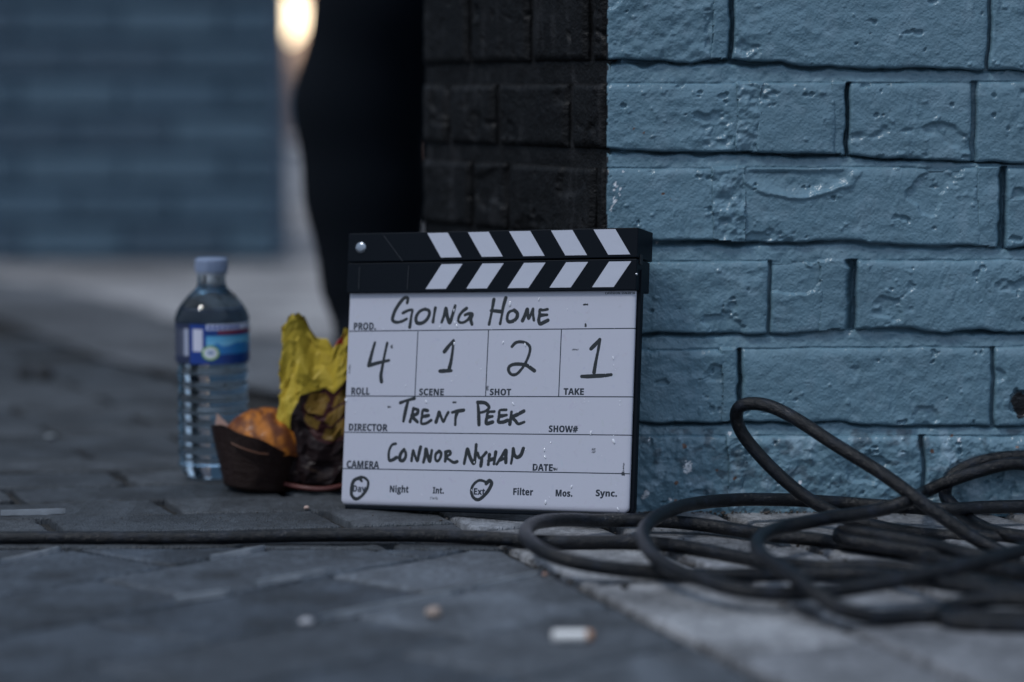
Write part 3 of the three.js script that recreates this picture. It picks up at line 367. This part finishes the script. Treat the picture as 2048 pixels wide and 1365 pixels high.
// ---------------------------------------------------------------- water bottle
{
  const b = thing('water_bottle', 'clear plastic water bottle with blue label and white cap', 'bottle', [-0.2925, 0.001, -0.193]);
  const prof = [[0, 0.004], [0.012, 0.004], [0.019, 0.0005], [0.025, 0.0008], [0.0295, 0.004], [0.0318, 0.010]];
  for (let i = 0; i <= 66; i++) { const y = 0.012 + i * (0.1 / 66), ph = (y - 0.012) / 0.0128 * Math.PI * 2; prof.push([0.0335 - 0.0015 * (0.5 - 0.5 * Math.cos(ph)) + 0.0003 * Math.sin(i * 1.7) - 0.0004 * step(0.06, 0.012, y), y]); }
  prof.push([0.0342, 0.1145], [0.0342, 0.151], [0.0349, 0.1525], [0.0348, 0.156], [0.0325, 0.163], [0.0282, 0.17], [0.0225, 0.177], [0.0172, 0.182], [0.0142, 0.1855], [0.0132, 0.189], [0.0128, 0.2005], [0.0126, 0.206], [0, 0.206]);
  obj('body', new THREE.LatheGeometry(prof.map(([x, y]) => new THREE.Vector2(x, y)), 72), new THREE.MeshPhysicalMaterial({ color: lin(0.93, 0.97, 1), transmission: 1, roughness: 0.015, ior: 1.33, thickness: 0.06, attenuationColor: lin(0.5, 0.74, 0.92), attenuationDistance: 0.16 }), b);
  b.scale.set(1.04, 1, 1.04);
  const ringM = std(0.25, 0.31, 0.44, 0.4);
  obj('neck_ring', new THREE.TorusGeometry(0.0138, 0.0011, 8, 40).rotateX(Math.PI / 2).translate(0, 0.1985, 0), new THREE.MeshPhysicalMaterial({ color: lin(0.3, 0.34, 0.4), roughness: 0.2 }), b);
  const cap = []; for (let i = 0; i <= 144; i++) cap.push(i);
  obj('cap', sheet(144, 5, (s, t) => { const a = s * Math.PI * 2, rr = [0.0149, 0.015, 0.015, 0.0147, 0.0135, 0][Math.round(t * 5)] + (t > 0.1 && t < 0.7 ? 0.0004 * Math.sign(Math.sin(a * 48)) : 0), y = [0.2005, 0.2012, 0.2105, 0.2128, 0.2137, 0.2138][Math.round(t * 5)]; return [rr * Math.sin(a), y, rr * Math.cos(a)]; }, true), ringM, b);
  const cv = document.createElement('canvas'); cv.width = 2048; cv.height = 420; const c = cv.getContext('2d'); // angle 0 (front) at the middle
  const X = (px) => 1024 + Math.asin(clamp((px - 427) / 71, -1, 1)) / (Math.PI * 2) * 2048, Yp = (py) => (py - 640) / 82 * 420, rc = (x0, y0, x1, y1, f) => { c.fillStyle = f; c.fillRect(X(x0), Yp(y0), X(x1) - X(x0), Yp(y1) - Yp(y0)); };
  c.fillStyle = '#1c3f86'; c.fillRect(0, 0, 2048, 420);
  rc(352, 640, 392, 724, '#2c3550'); rc(355, 652, 380, 706, '#565d70'); rc(380, 650, 389, 706, '#aab0c4');
  for (let i = 0; i < 14; i++) rc(357, 655 + i * 3.6, 376 - (i % 3) * 3, 656.6 + i * 3.6, '#2b3144');
  rc(392, 640, 424, 724, '#22428f'); rc(398, 650, 417, 696, '#d8d9ea');
  const gr = c.createLinearGradient(0, Yp(662), 0, Yp(700)); gr.addColorStop(0, '#4fa6d8'); gr.addColorStop(0.5, '#7cc4ea'); gr.addColorStop(1, '#1f62b0');
  c.fillStyle = gr; c.fillRect(X(424), Yp(664), 700, Yp(702) - Yp(664));
  c.fillStyle = '#2f7fc4'; c.beginPath(); c.moveTo(X(424), Yp(702)); for (let i = 0; i <= 20; i++) c.lineTo(X(424) + i * 34, Yp(684 + 8 * noise(i * 0.7, 2))); c.lineTo(X(424) + 680, Yp(702)); c.fill();
  rc(424, 640, 497.9, 652, '#c9d3ee'); c.fillStyle = '#c9d3ee'; c.fillRect(X(470), 0, 330, Yp(648)); rc(446, 653, 497.9, 661, '#7a2f4a');
  c.fillStyle = '#3f4f9c'; for (let i = 0; i < 7; i++) c.fillRect(X(428) + i * 44, Yp(643), 30, Yp(650) - Yp(643));
  const ex = X(432), ey = Yp(699), er = Yp(714) - ey; c.fillStyle = '#7fae54'; c.beginPath(); c.arc(ex, ey, er * 1.02, 0, 7); c.fill(); c.fillStyle = '#dfe6ee'; c.beginPath(); c.arc(ex, ey, er * 0.8, 0, 7); c.fill(); c.fillStyle = '#8fa4c8'; c.fillRect(ex - er * 0.35, ey - er * 0.3, er * 0.7, er * 0.5);
  const lt = new THREE.CanvasTexture(cv); lt.colorSpace = THREE.SRGBColorSpace;
  obj('label_shade_liner', sheet(96, 1, (s, t) => { const a = (s - 0.5) * Math.PI * 2; return [0.0345 * Math.sin(a), mix(0.1138, 0.1517, t), 0.0345 * Math.cos(a)]; }, true), std(0.13, 0.135, 0.15, 0.7), b);  // added liner, dark grey to paint a shadowy band seen through the water
  obj('label', sheet(96, 2, (s, t) => { const a = (s - 0.5) * Math.PI * 2; return [0.0347 * Math.sin(a), mix(0.1135, 0.152, t), 0.0347 * Math.cos(a), 1, 1, 1, s, t]; }, true), new THREE.MeshPhysicalMaterial({ map: lt, roughness: 0.35, side: THREE.DoubleSide }), b);
}

// ---------------------------------------------------------------- dark cup-shaped wrapper with amber top
{
  const m = thing('wrapped_muffin', 'dark brown paper cup with an orange-brown top in front of the bottle', 'muffin', [-0.2415, 0.001, -0.122]);
  m.rotation.z = -0.09; m.scale.set(1.15, 1.02, 1.1);
  const rim = (a) => 0.0395 - 0.009 * Math.sin(a) + 0.013 * Math.cos(a + 0.45) + 0.001 * Math.sin(7 * a + 1), rad = (a, t) => (mix(0.0285, 0.041, t) + 0.0016 * Math.sin(a * 3 + 1) * t) * (1 + 0.05 * Math.sin(a) * t * -1) + 0.0002 * Math.sin(a * 26) * t;
  const cupM = ink(0.021, 0.0095, 0.0075, 0.5, { bumpMap: stoneBump, bumpScale: 0.001 });
  obj('paper_cup', sheet(160, 16, (s, t) => { const a = s * Math.PI * 2, k = clamp(t * 1.06 - 0.06), cr = 0.0012 * fbm(Math.sin(a) * 3, k * 4, Math.cos(a) * 3, 3); const r = t < 0.06 ? 0 : rad(a, k) + cr; return [r * Math.sin(a), k * rim(a), r * Math.cos(a)]; }, true), cupM, m);
  obj('amber_top', sheet(96, 28, (s, t) => { const a = s * Math.PI * 2, ph = t * Math.PI / 2, r = (0.0345 + 0.0085 * Math.max(0, Math.sin(a))) * Math.cos(ph) * (1 + 0.05 * fbm(Math.sin(a) * 2, t * 3, Math.cos(a) * 2, 2)), x = r * Math.sin(a), z = r * Math.cos(a), y = 0.036 + 0.038 * Math.sin(ph) + 0.004 * fbm(x * 75, t * 5, z * 75, 4);
    const st = step(-0.25, 0.35, fbm((x * 0.9 + y * 0.5) * 170, (y - x * 0.6) * 60, z * 60, 5)); return [x, y, z, mix(0.11, 0.46, st), mix(0.028, 0.15, st), mix(0.006, 0.014, st)]; }, true), new THREE.MeshPhysicalMaterial({ vertexColors: true, roughness: 0.55, specularIntensity: 0.5, clearcoat: 0.06, clearcoatRoughness: 0.15, side: THREE.DoubleSide }), m);
  const tri = new THREE.ExtrudeGeometry(new THREE.Shape([[0, 0], [0.016, 0.004], [0.001, 0.019]].map(([x, y]) => new THREE.Vector2(x, y))), { depth: 0.0006, bevelEnabled: false }); tri.rotateY(0.25).translate(-0.0405, 0.046, -0.004);
  obj('paper_corner', tri, std(0.62, 0.42, 0.34, 0.8), m);
  const arcTube = new THREE.TubeGeometry(new THREE.CatmullRomCurve3([[-0.022, 0.0445, 0.0345], [-0.012, 0.0415, 0.0392], [0.001, 0.0385, 0.0405], [0.009, 0.038, 0.039]].map((p) => new THREE.Vector3(...p))), 24, 0.0008, 6); obj('highlight_arc', arcTube, std(0.11, 0.04, 0.018, 0.5), m);  // lighter brown tube painting a highlight along the cup front
}
// ---------------------------------------------------------------- crumpled yellow and brown bag
{
  const g = thing('snack_bag', 'crumpled yellow and dark brown snack bag half hidden by the slate', 'bag', [-0.1755, 0.001, -0.125]);
  const cv = document.createElement('canvas'); cv.width = cv.height = 1024; const c = cv.getContext('2d'), R = rng(9);
  c.fillStyle = '#b9a13c'; c.fillRect(0, 0, 1024, 1024);
  c.fillStyle = '#231a1b'; c.beginPath(); c.moveTo(0, 1024); c.lineTo(0, 560); c.lineTo(250, 560); c.bezierCurveTo(300, 540, 330, 700, 400, 660); c.bezierCurveTo(430, 420, 470, 330, 560, 320); c.bezierCurveTo(650, 320, 700, 420, 700, 560); c.lineTo(1024, 600); c.lineTo(1024, 1024); c.fill();
  c.fillStyle = '#3b2020'; c.beginPath(); c.ellipse(555, 500, 105, 180, 0.15, 0, 7); c.fill();
  c.fillStyle = '#6e5628'; c.save(); c.translate(548, 500); c.rotate(0.14); for (const [x, y, w, h] of [[-92, -120, 50, 120], [-30, -140, 54, 84], [34, -130, 50, 90], [-34, -40, 54, 76], [28, -26, 54, 66], [-84, 20, 44, 80], [-24, 54, 60, 96], [44, 56, 40, 60]]) { c.beginPath(); c.roundRect(x, y, w, h, 16); c.fill(); } c.restore();
  c.fillStyle = '#a08a34'; c.beginPath(); c.moveTo(560, 790); c.lineTo(690, 600); c.lineTo(740, 830); c.fill(); c.fillStyle = '#8c2a20'; c.beginPath(); c.moveTo(530, 0); c.lineTo(575, 0); c.lineTo(560, 60); c.fill();
  for (let i = 0; i < 500; i++) { c.fillStyle = R() < 0.5 ? 'rgba(60,40,10,0.06)' : 'rgba(255,235,150,0.05)'; c.beginPath(); c.ellipse(R() * 1024, R() * 1024, 4 + R() * 30, 2 + R() * 10, R() * 3, 0, 7); c.fill(); }
  const t = new THREE.CanvasTexture(cv); t.colorSpace = THREE.SRGBColorSpace;
  const top = (x) => { const P = [[-0.06, 0.125], [-0.04, 0.15], [-0.031, 0.168], [-0.024, 0.164], [-0.015, 0.148], [-0.009, 0.139], [-0.002, 0.144], [0.004, 0.131], [0.012, 0.142], [0.02, 0.152], [0.035, 0.14], [0.05, 0.148], [0.07, 0.13]]; for (let i = 0; i + 1 < P.length; i++) if (x <= P[i + 1][0]) return mix(P[i][1], P[i + 1][1], sm(clamp((x - P[i][0]) / (P[i + 1][0] - P[i][0])))); return 0.13; };
  const crumple = (a, v, z) => 1 - Math.abs(fbm(a, v, z, 3)) * 2;
  const bagG = sheet(64, 34, (s0, q0, bi, bj) => { const s = clamp(s0 + (bi && bi < 64 ? 0.006 * noise(bi * 3.7, bj * 2.9, 4) : 0)), q = clamp(q0 + (bj && bj < 34 ? 0.012 * noise(bi * 2.3, bj * 4.1, 8) : 0));
    const a = (s - 0.5) * Math.PI * 2, hw = mix(0.047, 0.041, step(0.2, 0.9, q)) * (q < 0.05 ? mix(0.86, 1, q / 0.05) : 1), hd = mix(0.034, 0.006, step(0.35, 1, q)) * (q < 0.05 ? mix(0.7, 1, q / 0.05) : 1);
    const sx = Math.sin(a), cz = Math.cos(a), x0 = hw * Math.sign(sx) * Math.abs(sx) ** 0.8, y = q * top(x0), n = 0.014 * (crumple(sx * 1.6 + 4, q * 3.2, cz * 1.3 + 2) - 0.6) + 0.003 * (crumple(sx * 4 + 9, q * 8, cz * 4) - 0.5), w = step(0, 0.1, q);
    return [x0 + n * sx * w, y + 0.003 * w * noise(sx * 5, q * 9, cz * 5), hd * cz + n * 1.3 * (cz >= 0 ? 1 : -1) * w * Math.min(1, Math.abs(cz) * 3) + 0.007 * Math.sin(x0 * 120) * step(0.5, 1, q), 1, 1, 1, s, q];
  }, true).toNonIndexed(); bagG.computeVertexNormals();
  obj('bag_body', bagG, new THREE.MeshPhysicalMaterial({ map: t, roughness: 0.42, specularIntensity: 0.25, side: THREE.DoubleSide }), g);
  obj('bag_foot', new THREE.TubeGeometry(new THREE.CatmullRomCurve3([[-0.044, 0.007, 0.022], [-0.02, 0.0045, 0.036], [0.0, 0.004, 0.039], [0.025, 0.008, 0.033]].map((p) => new THREE.Vector3(...p))), 30, 0.0022, 6), std(0.12, 0.035, 0.03, 0.4), g);
}

// ---------------------------------------------------------------- coiled cable
{
  const S = {"A":[[-0.7115,0.0058,0.1845],[-0.5489,0.0058,0.1754],[-0.425,0.0058,0.1731],[-0.3212,0.0058,0.1731],[-0.259,0.0058,0.1731],[-0.1765,0.0069,0.1675],[-0.0724,0.0069,0.1675],[-0.0099,0.0058,0.1754],[0.0181,0.0058,0.189],[0.0642,0.0058,0.1913],[0.1024,0.0058,0.1913],[0.1299,0.0058,0.2046],[0.1558,0.0058,0.2287],[0.1868,0.0058,0.2627],[0.2101,0.0058,0.2854],[0.2414,0.009,0.3159],[0.2827,0.0111,0.3229],[0.3224,0.009,0.3376],[0.3511,0.0079,0.3667],[0.3797,0.009,0.4087]],"B":[[0.3655,0.0186,0.4743],[0.3182,0.0176,0.4233],[0.2652,0.0079,0.3381],[0.2208,0.0058,0.3273],[0.1823,0.0058,0.3293],[0.1438,0.0058,0.3312],[0.1057,0.0079,0.3283],[0.0692,0.0122,0.3303],[0.0433,0.0165,0.3264],[0.0251,0.0197,0.3085],[0.0145,0.0218,0.2777],[0.0109,0.0218,0.2338],[0.0159,0.0218,0.2018],[0.0274,0.0197,0.171],[0.0475,0.0165,0.1456],[0.0709,0.0122,0.1262],[0.1058,0.0122,0.1237],[0.1351,0.0111,0.125],[0.1636,0.009,0.1299],[0.1972,0.0079,0.1548],[0.217,0.0079,0.1733],[0.2507,0.0069,0.1858],[0.2762,0.0058,0.2046],[0.311,0.0058,0.2373],[0.3416,0.0079,0.2883],[0.3901,0.0122,0.3595]],"C":[[0.4543,0.0165,0.0781],[0.4064,0.0165,0.0858],[0.376,0.0165,0.096],[0.3492,0.0165,0.0858],[0.3118,0.0165,0.073],[0.2923,0.0165,0.0625],[0.2702,0.0186,0.0673],[0.249,0.0197,0.0658],[0.2331,0.0197,0.0632],[0.2006,0.0208,0.0696],[0.1667,0.0229,0.0953],[0.1431,0.0251,0.1309],[0.123,0.0272,0.1826],[0.1103,0.0272,0.225],[0.1032,0.0272,0.2743],[0.1034,0.0251,0.3056],[0.1084,0.0229,0.3456],[0.1195,0.0208,0.3797],[0.141,0.0186,0.414],[0.1636,0.0165,0.4378],[0.1991,0.0144,0.4399],[0.2391,0.0154,0.4309],[0.2865,0.0208,0.4191],[0.342,0.0272,0.3933],[0.3975,0.0293,0.3409]],"D":[[0.3671,0.0058,0.4845],[0.3089,0.0058,0.4763],[0.277,0.0058,0.4796],[0.2533,0.0079,0.4894],[0.2299,0.0133,0.4862],[0.2173,0.0197,0.4743],[0.2057,0.0261,0.4529],[0.1952,0.0293,0.4176],[0.1883,0.0293,0.3791],[0.1868,0.0283,0.3393],[0.1923,0.0272,0.2959],[0.2028,0.0261,0.2596],[0.2178,0.0251,0.2313],[0.238,0.0261,0.2143],[0.2606,0.0272,0.1969],[0.2846,0.0283,0.1864],[0.3084,0.0315,0.1784],[0.3268,0.0379,0.1792],[0.3669,0.0209,0.03],[0.3867,0.0311,0.035],[0.4157,0.041,0.035],[0.4497,0.0472,0.035]],"F":[[0.4656,0.052,0.022],[0.4345,0.0502,0.022],[0.4123,0.0452,0.022],[0.3952,0.037,0.024],[0.3863,0.0276,0.03],[0.3842,0.0195,0.035],[0.3853,0.0154,0.0588],[0.3934,0.0079,0.0795],[0.3994,0.0069,0.1227],[0.4085,0.0058,0.1477],[0.4341,0.0058,0.1731]],"E":[[0.4028,0.0079,0.3185],[0.3599,0.0154,0.3005],[0.3293,0.0154,0.2519],[0.2978,0.0165,0.2224],[0.2781,0.0165,0.2043],[0.2707,0.0154,0.1961],[0.2684,0.0133,0.1981],[0.2706,0.0122,0.2148],[0.2959,0.0111,0.2355],[0.328,0.0101,0.2599],[0.364,0.009,0.2999],[0.3953,0.009,0.353]],"H":[[0.434,-0.0005,0.155],[0.398,0.0024,0.15],[0.3675,0.0014,0.14],[0.337,0.0026,0.13],[0.3058,0.0073,0.12],[0.2785,0.0146,0.11],[0.2535,0.0276,0.1],[0.2323,0.0442,0.092],[0.2108,0.0658,0.085],[0.1978,0.0833,0.083],[0.1936,0.0967,0.085],[0.1961,0.1051,0.09],[0.2042,0.1084,0.095],[0.219,0.1079,0.105],[0.2391,0.0996,0.12],[0.2694,0.0811,0.14],[0.3092,0.0578,0.165],[0.3378,0.038,0.185],[0.3629,0.0211,0.2],[0.3821,0.0097,0.21],[0.4221,-0.0046,0.23]],"G":[[0.3746,0.0165,0.4811],[0.3496,0.0154,0.4658],[0.3252,0.0133,0.4642],[0.309,0.0101,0.4695],[0.3027,0.0079,0.4812],[0.3074,0.0058,0.4943],[0.3282,0.0058,0.5039],[0.3685,0.0058,0.5103]]};
  const path = []; const add = (a, rev) => (rev ? [...a].reverse() : a).forEach((p) => path.push(new THREE.Vector3(...p)));
  const turn = (lift) => { const p = path.at(-1), q = path.at(-2), d = p.clone().sub(q).normalize(); path.push(p.clone().addScaledVector(d, 0.06).setY(Math.max(0.006, p.y * 0.6) + lift)); };
  const enter = (a) => { const p = new THREE.Vector3(...a[0]), d = p.clone().sub(new THREE.Vector3(...a[1])).normalize(), e = p.clone().addScaledVector(d, 0.06), f = path.at(-1); const mx = Math.max(e.x, f.x) + 0.07; path.push(new THREE.Vector3(mx, (e.y + f.y) / 2, mix(f.z, e.z, 0.3)), new THREE.Vector3(mx, (e.y + f.y) / 2, mix(f.z, e.z, 0.7)), e); };
  add(S.A); let n = 0;
  for (const k of ['B', 'C', 'D', 'F', 'E', 'H', 'G']) { turn(0.004 * (n++ % 3)); enter(S[k]); add(S[k]); }
  turn(0); path.push(path.at(-1).clone().add(new THREE.Vector3(0.3, 0, 0.05)));
  const curve = new THREE.CatmullRomCurve3(path, false, 'centripetal');
  const tube = new THREE.TubeGeometry(curve, 2600, 0.0058, 14); const u = tube.attributes.uv; for (let i = 0; i < u.count; i++) u.setXY(i, u.getX(i) * 60, u.getY(i) * 0.4);
  const cable = obj('power_cable', tube, ink(0.006, 0.0095, 0.018, 0.31, { specularIntensity: 0.75, map: rubberTint, bumpMap: stoneBump, bumpScale: 0.0008 }));
  tag(cable, 'black rubber cable lying coiled in loops at the foot of the blue wall', 'cable');
}
// ---------------------------------------------------------------- small litter
{
  const c = thing('cigarette_butt', 'small white cigarette butt lying on the dark paving in front', 'cigarette butt', [0.0412, 0.0046, 0.5345]); c.rotation.y = 0.05;
  obj('filter_paper', new THREE.LatheGeometry([[0, -0.0135], [0.0036, -0.0135], [0.0041, -0.012], [0.0041, 0.009], [0.004, 0.0092]].map(([x, y]) => new THREE.Vector2(x, y)), 24).rotateZ(-Math.PI / 2), std(0.8, 0.79, 0.77, 0.8), c);
  obj('burnt_end', new THREE.LatheGeometry([[0.004, 0.0092], [0.0041, 0.0115], [0.0037, 0.0135], [0.002, 0.0142], [0, 0.0138]].map(([x, y]) => new THREE.Vector2(x, y)), 24).rotateZ(-Math.PI / 2), std(0.42, 0.22, 0.12, 0.9), c);
  const peb = (name, label, x, z, r, col, sq = 0.7) => { const g = new THREE.IcosahedronGeometry(r, 3), p = g.attributes.position; for (let i = 0; i < p.count; i++) { const k = 1 + 0.28 * fbm(p.getX(i) / r * 1.2 + x * 50, p.getY(i) / r * 1.2, p.getZ(i) / r * 1.2 + z * 50, 2); p.setXYZ(i, p.getX(i) * k, p.getY(i) * k * sq, p.getZ(i) * k); } g.computeVertexNormals(); const o = obj(name, g, std(...col, 0.85)); o.position.set(x, r * sq * 0.85, z); return tag(o, label, 'pebble'); };
  peb('pebble', 'pale brown pebble on the paving left of the cigarette butt', -0.056, 0.455, 0.0062, [0.33, 0.26, 0.22]);
  peb('pebble', 'small whitish pebble at the end of a pale joint, in front at left', -0.145, 0.478, 0.0052, [0.42, 0.42, 0.44], 0.5);
  peb('pebble', 'tiny reddish pebble in the joint below the leftmost cable loop', 0.0256, 0.306, 0.0028, [0.3, 0.2, 0.17]);
  peb('pebble', 'tiny dark crumb on the pale stone below the cable loops', 0.0854, 0.352, 0.003, [0.03, 0.03, 0.03]);
  peb('pebble', 'tiny pinkish pebble on the paving left of the slate foot', -0.1854, -0.002, 0.0026, [0.45, 0.32, 0.27]);
  peb('pebble', 'leftmost dark pebble at the far left of the paving', -0.6445, -1.025, 0.012, [0.02, 0.02, 0.022]);
  peb('pebble', 'dark pebble at the far left, right of a similar one', -0.6158, -1.014, 0.012, [0.022, 0.02, 0.02]);
  peb('pebble', 'small pale bluish pebble on the paving left of the bottle', -0.5038, -0.459, 0.006, [0.25, 0.28, 0.3], 0.4);
  // crumbs of dirt in the joints and along the foot of the wall
  const R = rng(3), parts = [], unit = new THREE.IcosahedronGeometry(1, 1); const crumb = (x, y, z, r) => parts.push(unit.clone().scale(r * (0.6 + R()), r * (0.5 + 0.5 * R()), r * (0.6 + R())).rotateY(R() * 6).translate(x, y, z));
  for (let i = 0; i < 420; i++) { const j = Math.floor(R() * 4), z = R() * 0.72 - 0.02; crumb(kx(z) + j * 0.126 + (R() - 0.5) * 0.008, -0.003 + 0.003 * R(), z, 0.0007 + 0.0014 * R() * R()); }
  for (let i = 0; i < 260; i++) crumb(0.09 + R() * 0.4, 0.001, ZW + 0.002 + 0.012 * R() * R(), 0.0006 + 0.0022 * R() * R() * R());
  for (let i = 0; i < 160; i++) crumb(-0.5 + R() * 0.9, 0.0012, -0.1 + R() * 0.5, 0.0004 + 0.0009 * R() * R());
  const d = obj('dirt_crumbs', mergeGeometries(parts), std(0.06, 0.052, 0.046, 0.95)); tag(d, 'brown dirt crumbs scattered in the joints and along the wall foot', 'dirt', null, 'stuff');
}
renderer.render(scene, camera);
